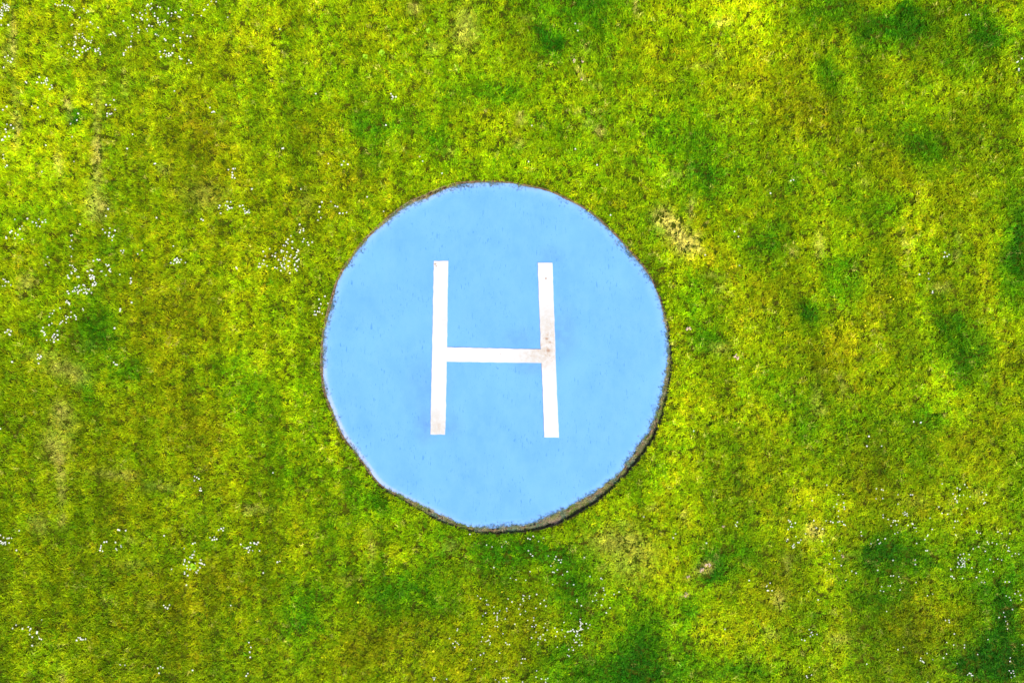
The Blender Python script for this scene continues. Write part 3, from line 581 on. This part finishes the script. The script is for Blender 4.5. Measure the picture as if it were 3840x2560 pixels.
# clusters of daisies: (origin x, y, scale, label, group, points)
C1 = (0, 0, 1.8375); C2 = (1280, 0, 1.8375); C3 = (2560, 0, 1.8375); C4 = (0, 853, 1.8375); C5 = (2560, 853, 1.8375)
C6 = (0, 1706, 1.836); C7 = (1280, 1706, 1.836); C8 = (2560, 1706, 1.836)
CLUSTERS = [
 (C1, 'cut off by the top left corner of the lawn', [(25,30),(40,38),(50,45),(15,22),(45,60),(30,55),(12,50),(8,70),(20,78),(38,72),(55,72),(12,92),(5,105),(18,110),(3,84),(46,33),(28,42),(10,130),(60,50),(10,175),(58,175)]),
 (C1, 'in the loose row along the top left edge', [(383,32),(398,40),(418,42),(430,10),(432,35),(450,42),(470,40),(485,50),(500,55),(508,70),(515,78),(485,75),(580,65),(605,75),(600,90),(615,85)]),
 (C1, 'in the broad drift right of the densest patch', [(1020,35),(1030,45),(1045,30),(1050,60),(1040,70),(1015,45),(1005,75),(1088,50),(1105,55),(1162,62),(1160,95),(1185,95),(1183,115),(1210,88),(1230,118),(1240,120),(1247,70),(1068,95),(1070,115),(1010,98),(985,110),(970,95),(975,130),(985,140),(950,125),(920,110),(1018,140),(1090,130),(1090,145),(1095,160),(1110,160),(1105,175),(1125,155),(1140,145),(1158,162),(1158,180),(1030,180),(1050,185),(955,190),(962,210),(1015,205),(1020,220),(957,230),(1195,205)]),
 (C1, 'between the broad drift and the dark mown streak', [(1328,105),(1385,108),(1405,70),(1410,65),(1455,10),(1488,12),(1432,35),(1567,118),(1262,228),(1290,250),(1312,252),(1300,415),(1313,432),(1285,437)]),
 (C1, 'in the densest patch near the top left corner', [(570,235),(548,240),(570,255),(525,260),(530,270),(550,265),(580,265),(590,275),(600,285),(620,290),(635,285),(638,260),(630,298),(520,295),(525,310),(520,320),(590,325),(575,335),(600,355),(612,345),(625,335),(540,360),(575,365),(660,345),(665,360),(680,355),(685,340),(695,365),(697,380),(515,345),(512,395),(530,400),(545,385),(552,385),(538,402),(472,372),(430,328),(480,312)]),
 (C1, 'in the thin scatter above the densest top left patch', [(495,178),(500,172),(605,190),(630,160),(640,170),(680,195),(550,125)]),
 (C1, 'in the knot of five between two top patches', [(757,245),(768,242),(785,230),(795,240),(800,250)]),
 (C1, 'in the winding line below left of the broad drift', [(855,150),(885,195),(915,235),(910,255),(905,290),(905,325),(890,330),(870,350),(855,370),(855,382)]),
 (C1, 'below the broad drift, above the small bright tuft', [(1075,240),(1085,245),(1095,252),(1135,272),(1142,280),(1243,265),(1243,285),(1245,295),(1242,338),(1198,310),(1198,320),(1135,350),(1105,360),(1130,370),(1145,375),(1165,370),(1185,365),(1160,385),(1175,380),(1110,395),(1145,390),(1235,390),(1240,405),(1250,405)]),
 (C1, 'beside the tan streak at the far left edge', [(58,385),(55,420),(70,425),(85,405),(90,412),(75,430),(35,395),(30,468)]),
 (C1, 'in the small triangular bunch below the top left corner', [(275,535),(330,545),(262,570),(290,575),(305,575),(320,570),(325,585),(335,560),(320,560),(360,592),(365,608),(347,618),(255,570),(178,565),(185,572)]),
 (C1, 'down the left edge beside the round dark tuft', [(50,738),(25,760),(265,745),(222,735),(282,807),(80,865),(55,860),(100,888),(45,895),(50,915),(68,942),(40,945),(25,965),(18,970),(30,970),(25,1068),(28,1095),(45,1140),(35,1150)]),
 (C1, 'on or around the round dark tuft at the left', [(540,785),(535,832),(492,857),(500,945),(635,722),(320,1003),(512,1115),(297,1187)]),
 (C1, 'in the little group right of the round dark tuft', [(788,692),(762,724),(732,724),(795,758),(742,785),(758,788),(772,785),(740,802)]),
 (C1, 'lone in the plain grass of the upper left lawn', [(1203,630),(915,927),(883,1028),(1065,1130),(1072,1128),(1945,1025),(1955,1025),(2262,1128),(1928,203),(2178,650),(1735,1302),(2072,1302),(748,1442),(730,1488),(1077,1500)]),
 (C1, 'in the tight four beside the dark mown streak', [(1447,743),(1460,775),(1470,770),(1478,772)]),
 (C1, 'in the short column up and left of pad', [(1570,1168),(1605,1162),(1618,1160),(1597,1187),(1600,1205),(1597,1222),(1615,1225)]),
 (C1, 'in the paired patches up and left of the pad', [(1565,1390),(1590,1392),(1515,1418),(1508,1432),(1555,1415),(1570,1420),(1575,1430),(1585,1435),(1597,1432),(1568,1445),(1520,1470),(1652,1420),(1672,1415),(1680,1440),(1690,1470),(1705,1460),(1715,1450),(1718,1465),(1700,1465),(1688,1455),(1387,1510),(1398,1517)]),
 (C1, 'in the patch below the left tan streaks', [(190,1507),(222,1530),(245,1535),(265,1510),(290,1530),(310,1515),(310,1530),(250,1555),(270,1560),(150,1558),(102,1512),(40,1632),(80,1592),(70,1602),(45,1642),(105,1607),(120,1617),(150,1647),(100,1642),(135,1577)]),
 (C1, 'in the small spray nearest the upper left rim', [(2218,1392),(2280,1390),(2203,1425),(2310,1420),(2325,1425),(2340,1470),(2198,1460),(2210,1500),(2190,1517),(2065,1548)]),
 (C4, 'in the thin vertical line of the left lawn', [(485,55),(495,52),(492,90),(485,132),(500,147),(493,200),(325,203),(338,243),(315,258),(550,-22)]),
 (C4, 'in the open ring above the left lawn drift', [(705,12),(755,5),(722,35),(750,35),(790,20),(780,55),(745,55),(768,88),(748,60),(770,65),(832,160),(852,158),(850,175),(955,184),(983,158),(1195,128)]),
 (C4, 'at the right end of the left lawn drift', [(645,230),(670,220),(685,222),(678,226),(730,255),(752,260),(740,265),(760,285),(757,297),(765,305),(735,330),(695,303),(705,303),(828,324),(905,350),(908,378),(900,385),(905,370),(910,517)]),
 (C4, 'at the upper left end of the left lawn drift', [(480,260),(497,262),(505,275),(515,285),(525,292),(515,300),(490,308),(490,318),(495,315),(530,340),(540,340),(465,330),(470,345),(475,350)]),
 (C4, 'in the upright dense strip of the left lawn drift', [(600,300),(605,302),(625,292),(632,295),(640,300),(618,328),(615,332),(635,330),(628,345),(640,345),(650,340),(645,355),(620,350),(625,355),(650,375),(660,385),(655,395),(640,390),(635,400),(650,400)]),
 (C4, 'in the level dense band of the left lawn drift', [(545,400),(540,410),(570,395),(578,398),(585,408),(575,420),(585,425),(520,415),(530,430),(510,430),(515,440),(540,445),(545,435),(560,430),(600,425),(610,430),(615,425),(590,445),(600,450),(595,455),(575,450),(465,440),(475,455),(500,440),(535,455),(632,450)]),
 (C4, 'in the tight knot just under the left lawn drift', [(460,505),(455,515),(465,520),(475,525),(480,520),(478,530),(470,515)]),
 (C4, 'in the loose scatter beside the lush dark green patch', [(570,560),(575,570),(490,583),(375,573),(415,555),(350,592),(365,592),(345,615),(455,610),(470,618),(490,617),(518,605),(525,615),(525,632),(460,630),(435,645),(425,655),(420,665),(460,655),(835,562),(832,575)]),
 (C4, 'in the lower tail of the left lawn drift', [(363,660),(345,672),(300,690),(290,712),(300,715),(310,722),(315,735),(310,742),(400,712),(405,740),(380,735),(370,745),(365,755),(375,770),(405,772),(378,788),(350,775),(325,775),(385,755)]),
 (C4, 'in the two small bunches at the left edge', [(30,358),(40,360),(50,375),(65,375),(80,398),(42,402),(30,405),(60,705),(72,705),(85,715),(40,722),(55,718),(70,735),(75,740)]),
 (C4, 'in the small clump above the pale straw patch', [(265,875),(288,885),(270,895),(262,905),(278,902),(290,890),(270,935),(87,925)]),
 (C4, 'lone or nearly alone below the left lawn drift', [(797,693),(788,928),(800,942),(810,945),(5,1385)]),
 (C4, 'in the half circle left of the nearest pad drift', [(1222,212),(1210,220),(1205,228),(1220,235),(1225,238),(1230,225),(1250,222),(1240,240),(1180,245),(1200,250),(1220,245),(1280,243),(1628,275),(1632,283)]),
 ((960,840,7.84), 'in the big drift nearest the left rim', [(1290,15),(1395,147),(1312,183),(1400,203),(1288,250),(1028,350),(935,450),(1405,437),(1070,522),(890,528),(930,572),(1370,520),(1515,542),(1655,535),(1540,615),(803,628),(858,637),(1062,708),(398,727),(743,772),(793,788),(745,822),(1225,765),(1245,797),(1195,828),(903,820),(575,857),(215,810),(477,930),(558,950),(270,945),(885,932),(1022,912),(995,962),(1180,915),(1143,978),(1105,1003),(813,995),(860,1030),(663,1053),(805,1065),(225,1068),(1250,1030),(943,1088),(975,1088),(1188,1090),(1215,1080),(720,1145),(832,1185),(830,1160),(757,1210),(1133,1183),(1128,1215),(90,1163),(180,1165),(235,1180),(318,1228),(75,1258),(120,1258),(937,1237),(1225,1250),(767,1258),(832,1277),(850,1328),(553,1278),(617,1302),(1163,1322),(1193,1363),(725,1372),(988,1440)]),
 ((1150,1100,3.357), 'touching the left rim of the blue pad', [(232,38),(157,75),(180,132),(268,127),(160,185),(102,227),(140,227),(165,233),(200,254),(95,267),(117,267)]),
 (C2, 'sprinkled on the lawn above the pad', [(1612,163),(1630,212),(343,650),(352,665),(358,672),(377,673),(350,685),(310,867),(1313,870),(1612,1030),(540,1080),(560,1112),(693,1195),(1290,1115),(1762,1138),(1855,1482),(17,1113),(45,1133),(3,1137),(178,1357),(292,1457),(10,1470),(37,1465)]),
 (C3, 'single on the upper right lawn', [(1947,108),(1967,105),(2303,430),(2310,425),(2315,478),(2312,490),(2337,405),(743,1247),(762,1242),(605,1332)]),
 (C5, 'single on the lawn right of the pad', [(358,27),(385,63),(392,262),(154,190),(1805,173),(1835,188),(1820,200),(1798,203),(1626,324),(1688,317),(1690,355),(1717,440),(1718,450),(1590,1337),(1640,1342),(1282,1437),(1270,1505),(1372,1505),(75,1400)]),
 (C6, 'cut by the left edge in the lower left lawn', [(5,550),(30,565),(50,572),(65,570),(80,570),(5,590),(15,600),(25,605),(35,600),(40,612),(62,603),(20,612),(10,605),(130,520),(110,655)]),
 (C6, 'in the two little arcs of the lower left lawn', [(818,510),(830,512),(873,515),(720,597),(695,622),(693,635),(690,642),(687,655),(705,660),(735,595),(800,597),(835,620),(838,630),(800,642),(808,650)]),
 (C6, 'in the few left of and below the pad curve', [(1132,552),(1343,145),(1358,152),(1372,160),(1343,173),(1385,225),(1390,242),(1380,240),(1880,120)]),
 (C6, 'above the tall drift of the lower left lawn', [(1445,567),(1475,565),(1463,582),(1478,580),(1492,577),(1505,515),(1540,500),(1535,518),(1523,505)]),
 (C6, 'in the tall drift of the lower left lawn', [(1330,607),(1343,603),(1270,640),(1340,662),(1335,683),(1325,685),(1310,700),(1325,703),(1275,717),(1272,730),(1300,732),(1305,735),(1265,750),(1382,720),(1375,740),(1388,740),(1395,745),(1408,752),(1345,743),(1380,770),(1290,780),(1310,785),(1272,803),(1272,815),(1293,827),(1365,790),(1353,803),(1357,810),(1182,783),(1330,775),(1285,892),(1287,760)]),
 (C6, 'in the slanting bunch right of the tall drift', [(1662,610),(1685,635),(1700,635),(1705,640),(1713,632),(1728,627),(1720,650),(1743,653),(1713,665),(1730,600),(1755,600),(1758,605),(1770,610),(1780,598),(1790,655),(1928,727),(1912,733),(1817,805)]),
 (C6, 'in the small bunches under the tall drift', [(1130,1030),(1143,1043),(1157,1052),(1160,1045),(1170,1028),(1590,1032)]),
 (C6, 'in the crooked line near the bottom left corner', [(287,1132),(112,1168),(88,1190),(158,1192),(195,1180),(212,1193),(205,1205),(205,1232),(255,1215),(253,1225),(223,1250),(268,1248),(272,1260),(285,1266),(223,1308)]),
 (C6, 'in the short tight row near the bottom left corner', [(540,1253),(553,1253),(530,1272),(565,1267),(575,1266),(592,1263),(560,1262)]),
 (C6, 'sprinkled along the bottom edge at the left', [(865,1440),(832,1437),(1107,1452),(1090,1462),(1123,1460),(1095,1498),(1328,1477),(1715,1287),(1728,1320),(1723,1350),(1725,1387),(1707,1500),(1697,1515)]),
 (C7, 'just under the bottom rim of the pad', [(1000,617),(1038,630),(1105,630),(885,543),(1285,572),(1300,577),(1322,557),(1358,593),(1392,570),(1135,595),(1288,657),(1317,692),(1303,680)]),
 (C7, 'in the loose field below the pad, right of centre', [(1425,692),(1470,715),(1478,697),(1497,720),(1515,718),(1510,737),(1443,760),(1487,787),(1455,802),(1465,805),(1523,822),(1675,705),(1712,835),(1787,848),(1797,855),(1555,878),(1600,890),(1455,887),(1270,860),(1165,847),(1203,858),(1300,800),(1050,775),(1555,800)]),
 (C7, 'right of the dark green patch below the pad', [(1805,915),(1808,930),(1815,960),(1757,948),(1748,963),(1912,940),(1878,957),(1757,997),(1730,1003),(1800,990),(1792,1032),(1850,1050),(1825,1085),(2083,425),(2300,540),(2285,568)]),
 (C7, 'in the wide scatter left of the dark green patch', [(938,970),(958,988),(1000,1003),(1002,1030),(1013,1033),(1148,990),(1252,965),(1260,968),(1250,988),(1255,1003),(1295,970),(1295,985),(1345,957),(1232,1028),(1222,1057),(1370,1020),(1397,997),(1408,1037),(1623,993),(1622,1005),(1653,1035),(1175,1010),(1138,1055),(1050,1045),(1140,1073),(1268,1073),(1090,1070),(1232,1095),(1340,1052),(993,1087),(975,1107),(1052,1087),(1075,1087),(1073,1108),(1073,1120),(1073,1135),(1128,1127),(968,1162),(1195,1163),(1058,1178),(1075,1180),(1283,1135),(1325,1118),(1325,1137),(1340,1168),(1313,1178),(1330,1180),(1405,1157),(1533,1150),(1582,1087),(1395,1185)]),
 (C7, 'in the two small knots left of the wide scatter', [(800,1197),(797,1208),(745,1263),(768,1297),(785,1285),(808,1305),(780,1323),(798,1295)]),
 (C7, 'in the lower scatter near the bottom edge', [(972,1252),(965,1282),(995,1282),(1015,1273),(1025,1290),(1022,1303),(1005,1278),(1022,1245),(1113,1228),(1133,1293),(1142,1305),(1157,1305),(958,1375),(980,1363),(895,1407),(1090,1362),(1068,1418),(920,1468),(1340,1218),(1310,1257),(1370,1250),(1390,1235),(1370,1265),(1403,1272),(1355,1290),(1353,1305),(1358,1260),(1418,1203)]),
 (C7, 'in the hooked dense drift near the bottom edge', [(1470,1187),(1485,1213),(1520,1200),(1477,1245),(1540,1247),(1557,1215),(1565,1213),(1575,1212),(1582,1208),(1595,1200),(1600,1210),(1605,1215),(1620,1210),(1625,1215),(1630,1210),(1640,1205),(1648,1200),(1650,1190),(1655,1200),(1663,1198),(1645,1177),(1650,1168),(1650,1155),(1660,1160),(1645,1145),(1645,1130),(1687,1160),(1712,1168),(1700,1190),(1625,1230),(1618,1245),(1615,1240),(1640,1240),(1603,1270),(1610,1285),(1620,1285),(1640,1265),(1655,1285),(1655,1303),(1638,1305),(1587,1318),(1565,1333),(1597,1337),(1558,1372),(1568,1378),(1487,1318)]),
 (C7, 'on the very bottom edge below the pad', [(1247,1400),(1265,1400),(1240,1428),(1345,1480),(1340,1522),(1377,1535),(1407,1540),(1420,1532),(1150,1530),(1135,1535),(1125,1530),(1113,1535),(1135,1555),(1140,1560),(1248,1558),(1407,1560),(725,1540),(632,1530),(640,1540),(645,1530),(638,1545),(1085,1560),(1062,1545)]),
 (C8, 'in the upright drift right of and below the pad', [(993,205),(1073,272),(1103,268),(893,313),(1040,355),(1110,355),(1113,370),(1073,383),(1070,420),(1108,327),(1060,335),(903,450),(987,450),(1018,455),(1033,462),(1068,460),(1078,455),(1098,455),(1108,475),(1118,480),(962,505),(920,500),(845,540)]),
 (C8, 'between the pad and the lower right upright drift', [(728,447),(740,455),(735,460),(748,472),(743,490),(755,493),(775,465),(725,508),(373,458),(360,475),(367,485),(722,577),(715,590),(778,558),(755,625),(762,620),(770,630),(765,612),(790,600),(800,600),(812,583),(760,635)]),
 (C8, 'in the top scatter of the lower right lawn', [(1333,230),(1368,235),(1380,240),(1333,300),(1380,298),(1485,337),(1570,272),(1583,272),(1483,272)]),
 (C8, 'in the loose drift highest on the lower right lawn', [(1945,203),(1963,222),(1895,228),(1913,235),(1788,197),(1865,267),(1885,285),(1880,300),(1910,277),(1937,275),(1893,315),(1895,327),(1980,285),(1963,367),(2065,255),(2093,272),(2070,303),(2083,325),(2075,332),(1767,357),(1788,400),(1828,407),(1925,408),(1706,433)]),
 (C8, 'directly above the darkest patch of the lower right lawn', [(1380,410),(1380,428),(1415,440),(1455,450),(1467,452),(1487,452),(1435,485),(1475,480),(1450,462),(1520,400),(1533,392),(1530,412),(1548,402),(1550,418),(1540,408),(1227,527),(1230,552),(1343,580),(1352,607),(1360,600),(1393,573),(1482,532),(1462,540),(1295,608)]),
 (C8, 'right of the darkest patch of the lower right lawn', [(1555,483),(1585,472),(1590,475),(1597,500),(1610,502),(1613,525),(1720,510),(1690,550),(1687,558),(1670,580),(1613,607),(1688,657),(1678,657),(1873,498),(1880,455),(1898,455),(1885,550)]),
 (C8, 'in the thin scatter toward the right edge', [(2025,520),(2030,533),(2050,535),(2168,525),(2195,537),(2250,537),(2098,597),(2107,610),(2133,602),(2163,610),(2228,620),(2245,635),(2240,657),(2250,660),(2290,675),(2315,680),(2267,693),(2040,630),(2003,645),(2085,660)]),
 (C8, 'in the dense drift of the lower right lawn', [(1915,685),(1937,680),(1975,685),(1972,718),(1900,705),(1925,712),(1945,710),(1935,725),(1915,725),(1925,735),(1945,735),(1905,750),(1930,750),(1940,745),(1895,770),(1945,755),(1920,770),(1945,768),(1930,765),(1900,740),(1993,775),(2045,800),(2093,782),(2102,793),(2137,800),(2118,718),(2168,713),(2195,720),(1850,833),(1858,835),(1870,848),(1928,847),(2023,840),(2057,873),(2077,873),(2218,870),(2247,870),(1848,785)]),
 (C8, 'on the darkest patch of the lower right lawn', [(1163,797),(1193,810),(1123,860),(1340,790),(1447,722),(1603,752),(1603,722),(1432,828),(1450,828),(1488,835),(1508,880),(1608,876),(1412,898),(1427,897),(1368,903),(1360,930),(1382,935),(1498,927),(1692,970),(1727,958),(1407,1075),(1075,653),(960,590),(1042,708),(1010,747),(1090,757)]),
 (C8, 'beside the pale clods below right of the pad', [(583,895),(577,903),(603,880),(590,930),(583,930),(615,930),(867,937),(933,995),(455,858),(162,602)]),
 (C8, 'at the right edge in the lower right lawn', [(2222,965),(2245,975),(2253,993),(2305,933),(2320,960),(2325,990),(2283,950),(2203,1078),(2172,1112),(2213,1107),(2218,1138),(2230,1157),(2265,1057),(2228,1190),(2335,1300)]),
 (C8, 'in the knots above the bottom edge, lower right', [(873,1200),(890,1217),(885,1222),(895,1235),(880,1245),(925,1232),(820,1268),(840,1273),(885,1508),(855,1525),(850,1515),(872,1457),(290,1195)]),
 (C8, 'in the sparse scatter near the bottom right corner', [(1813,1138),(1838,1138),(1840,1152),(1870,1228),(1863,1302),(1937,1302),(1935,1320),(1520,1320),(1483,1337),(2095,1263),(1817,1287),(1683,1362),(1817,1367),(1797,1395),(1722,1405),(1638,1395),(1635,1410),(1655,1420),(1660,1425),(1648,1415),(1890,1433),(1268,1437),(2250,1390),(2250,1415),(2027,1367)]),
 (C8, 'at the bottom right corner of the lawn', [(2250,1482),(2277,1485),(2263,1498),(2280,1500),(2287,1520),(2265,1530),(1975,1500),(1985,1503),(1990,1515),(1963,1512),(1998,1515),(1688,1562)]),
]
def put(name, me, px, py, size, label, cat, group=None, z=0.0, rz=None, dz=0.0):
    x, y = P(px, py, .04 + z)
    o = bpy.data.objects.new(name, me); C.objects.link(o)
    gz = float(ground_h(np.array([x]), np.array([y]))[0])
    o.location = (x, y, gz + dz); o.rotation_euler = (0, 0, random.uniform(0, 6.28) if rz is None else rz)
    o.scale = (size, size, random.uniform(.9, 1.25) if cat in ('daisy', 'buttercup') else size)
    tag(o, label, cat, group); return o

def daisies():
    allf = []
    for ci, (o_, where, pts) in enumerate(CLUSTERS):
        for (a, b) in pts:
            allf.append((random.uniform(.80, 1.18) * (.82 if o_ in (C7, C8) else 1.0), o_[0] + a / o_[2], o_[1] + b / o_[2], ci))
    allf.sort(reverse=True)
    print('daisies', len(allf))
    groups = {}
    for f in allf: groups.setdefault(f[3], []).append(f)
    words = {}
    ordn = ['', 'second ', 'third ', 'fourth ', 'fifth ', 'sixth ']
    for ci, fs in groups.items():
        for rank in range(6):
            for key, nm, alt in ((lambda f: f[1], 'leftmost', 'from the left'), (lambda f: -f[1], 'rightmost', 'from the right'), (lambda f: f[2], 'topmost', 'from the top'), (lambda f: -f[2], 'lowest', 'from the bottom')):
                if rank < len(fs):
                    f = sorted(fs, key=key)[rank]
                    if f not in words: words[f] = nm if rank == 0 else ordn[rank] + alt
    for f in allf[:300]:
        s, px, py, ci = f
        where = CLUSTERS[ci][1]
        lab = ('%s white daisy %s' % (words[f], where)) if f in words and ' ' not in words[f] else ('white daisy %s, %s' % (where, words[f]) if f in words else 'inner white daisy ' + where)
        if len(lab.split()) > 16: print('LONG', lab)
        put('daisy', DAISY[random.randrange(4)], px, py, s, lab, 'daisy', 'daisies ' + where)
    # the smaller heads beyond 300: one object
    V = []; F = []; MI = []
    for s, px, py, ci in allf[300:]:
        me = DAISY[random.randrange(4)]; x, y = P(px, py, .04)
        gz = float(ground_h(np.array([x]), np.array([y]))[0]); a = random.uniform(0, 6.28); ca, sa = math.cos(a), math.sin(a); b0 = len(V)
        for v in me.vertices:
            c = v.co; V.append((x + s * (c.x * ca - c.y * sa), y + s * (c.x * sa + c.y * ca), gz + c.z))
        for p in me.polygons: F.append(tuple(b0 + i for i in p.vertices)); MI.append(p.material_index)
    o = mesh_obj('daisies', V, F, [M_petal, M_disc, M_stem], midx=MI)
    tag(o, 'many smaller white daisy heads scattered through the lawn', 'daisies', kind='stuff')
daisies()

def extras():
    G = 'yellow buttercups in the lawn'
    for px, py, s, lab in [(1022,1007,1.5,'large yellow buttercup at the lower edge of the big daisy drift by the pad'),
        (3339,1114,1.1,'yellow buttercup, left one of the upper pair on the right lawn'), (3350,1122,.9,'yellow buttercup, right one of the upper pair on the right lawn'),
        (3245,1203,1.0,'yellow buttercup, top left of the lower three on the right lawn'), (3279,1213,1.0,'yellow buttercup, right one of the lower three on the right lawn'),
        (3245,1221,1.0,'yellow buttercup, bottom left of the lower three on the right lawn'), (1344,2255,1.3,'yellow buttercup in the olive grass below left of the pad'),
        (1625,2442,1.4,'yellow buttercup near the bottom edge below the pad'), (1882,2220,.9,'tiny yellow buttercup among daisies under the pad'),
        (3023,1967,1.0,'orange yellow buttercup beside daisies below right of the pad'), (3259,955,.8,'faint yellow buttercup alone on the right lawn'),
        (3394,1040,.7,'tiny yellow buttercup above the upper pair on the right lawn')]:
        put('buttercup', BUTTER, px, py, s, lab, 'buttercup', G)
    # broad-leaved weeds: a rosette of leaves
    def rosette(seed, n=8, L=.035):
        r = random.Random(seed); V = []; F = []
        for i in range(n):
            a = 2 * math.pi * i / n + r.uniform(-.3, .3); l = L * r.uniform(.7, 1.15); w_ = l * .34
            dx, dy = math.cos(a), math.sin(a); b0 = len(V)
            for f, ww, z in ((.08, .3, .030), (.4, .9, .042), (.75, 1.0, .046), (1.0, .25, .040)):
                for sgn in (1, -1): V.append((dx * l * f - sgn * dy * w_ * ww, dy * l * f + sgn * dx * w_ * ww, z))
                V.append((dx * l * f, dy * l * f, z - .004))
            for k in range(3):
                q = b0 + 3 * k
                F += [(q, q + 2, q + 5, q + 3), (q + 2, q + 1, q + 4, q + 5)]
        me = bpy.data.meshes.new('rosette'); me.from_pydata(V, [], F); me.materials.append(M_weed); me.update(); return me
    for px, py, s, lab in [(1607,117,1.2,'bright green broad-leaved weed left of centre near the top edge'), (1370,215,1.2,'pale green leafy weed, left one of two up and left of the pad'),
        (1434,200,1.3,'pale green leafy weed, right one of two up and left of the pad'), (1507,283,.7,'tiny bright green weed below the two pale leafy weeds'),
        (560,2012,.7,'small bright weed left of the tall daisy drift'), (2000,70,.8,'bright leafy weed above the dark tufts near the top edge'),
        (988,1667,.9,'bright green weed low on the left lawn near the pad curve'), (727,2120,1.4,'bright leafy weed in the middle of the tall daisy drift')]:
        put('leafy_weed', rosette(int(px)), px, py, s, lab, 'weed', 'leafy weeds in the lawn')
    # dry clods
    def clod(seed, n=7, L=.016):
        r = random.Random(seed); V = []; F = []
        import bmesh
        bm = bmesh.new()
        for i in range(n):
            m = Matrix.Translation((r.uniform(-L, L) * 1.2, r.uniform(-L, L), .022 + r.uniform(0, .012))) @ Matrix.Rotation(r.uniform(0, 6), 4, Vector((r.random(), r.random(), r.random() + .1)).normalized()) @ Matrix.Diagonal((r.uniform(.5, 1.2), r.uniform(.5, 1), r.uniform(.4, .8), 1))
            q = bmesh.ops.create_icosphere(bm, subdivisions=2, radius=L * r.uniform(.45, .75), matrix=m)
            for v in q['verts']: v.co += Vector((r.uniform(-1, 1), r.uniform(-1, 1), r.uniform(-1, 1))) * .002
        me = bpy.data.meshes.new('clod'); bm.to_mesh(me); bm.free(); me.materials.append(M_clod); return me
    for px, py, s, lab in [(2581,1231,1.7,'pale crumbly soil clod close right of the pad, the upper left one'), (2762,1335,1.7,'pale crumbly soil clod right of the pad, the lower right one'),
        (2650,2113,2.0,'largest pale clod below right of the pad, right half'), (2627,2130,1.9,'large pale clod below right of the pad, left half'),
        (2580,2159,1.1,'small pale clod left of the largest clod'), (2571,2229,1.4,'pale clod below the largest clod'), (3159,2084,1.0,'single pale clod left of the darkest grass patch'),
        (2712,1973,1.0,'small pale clod above the largest clod'), (2153,226,1.0,'pale clod above the pad, left of two'), (2185,228,1.0,'pale clod above the pad, right of two'),
        (2180,296,.9,'pale clod above the pad, below the pair')]:
        put('soil_clod', clod(int(px + py)), px, py, s, lab, 'soil clod', 'pale dry clods in the lawn')
    # fallen leaf on the rim
    V = [(-.016, 0, 0), (-.006, .008, .003), (.008, .007, .004), (.018, 0, .001), (.008, -.008, .003), (-.006, -.007, .002), (0, 0, -.001)]
    me = bpy.data.meshes.new('fallen_leaf'); me.from_pydata(V, [], [(6, i, (i + 1) % 6) for i in range(6)]); me.materials.append(M_leaf)
    o = bpy.data.objects.new('fallen_leaf', me); C.objects.link(o); x, y = P(1555, 755, -.04); o.location = (x, y, -.035)
    tag(o, 'small orange fallen leaf on the upper left rim of the pad', 'leaf')
extras()
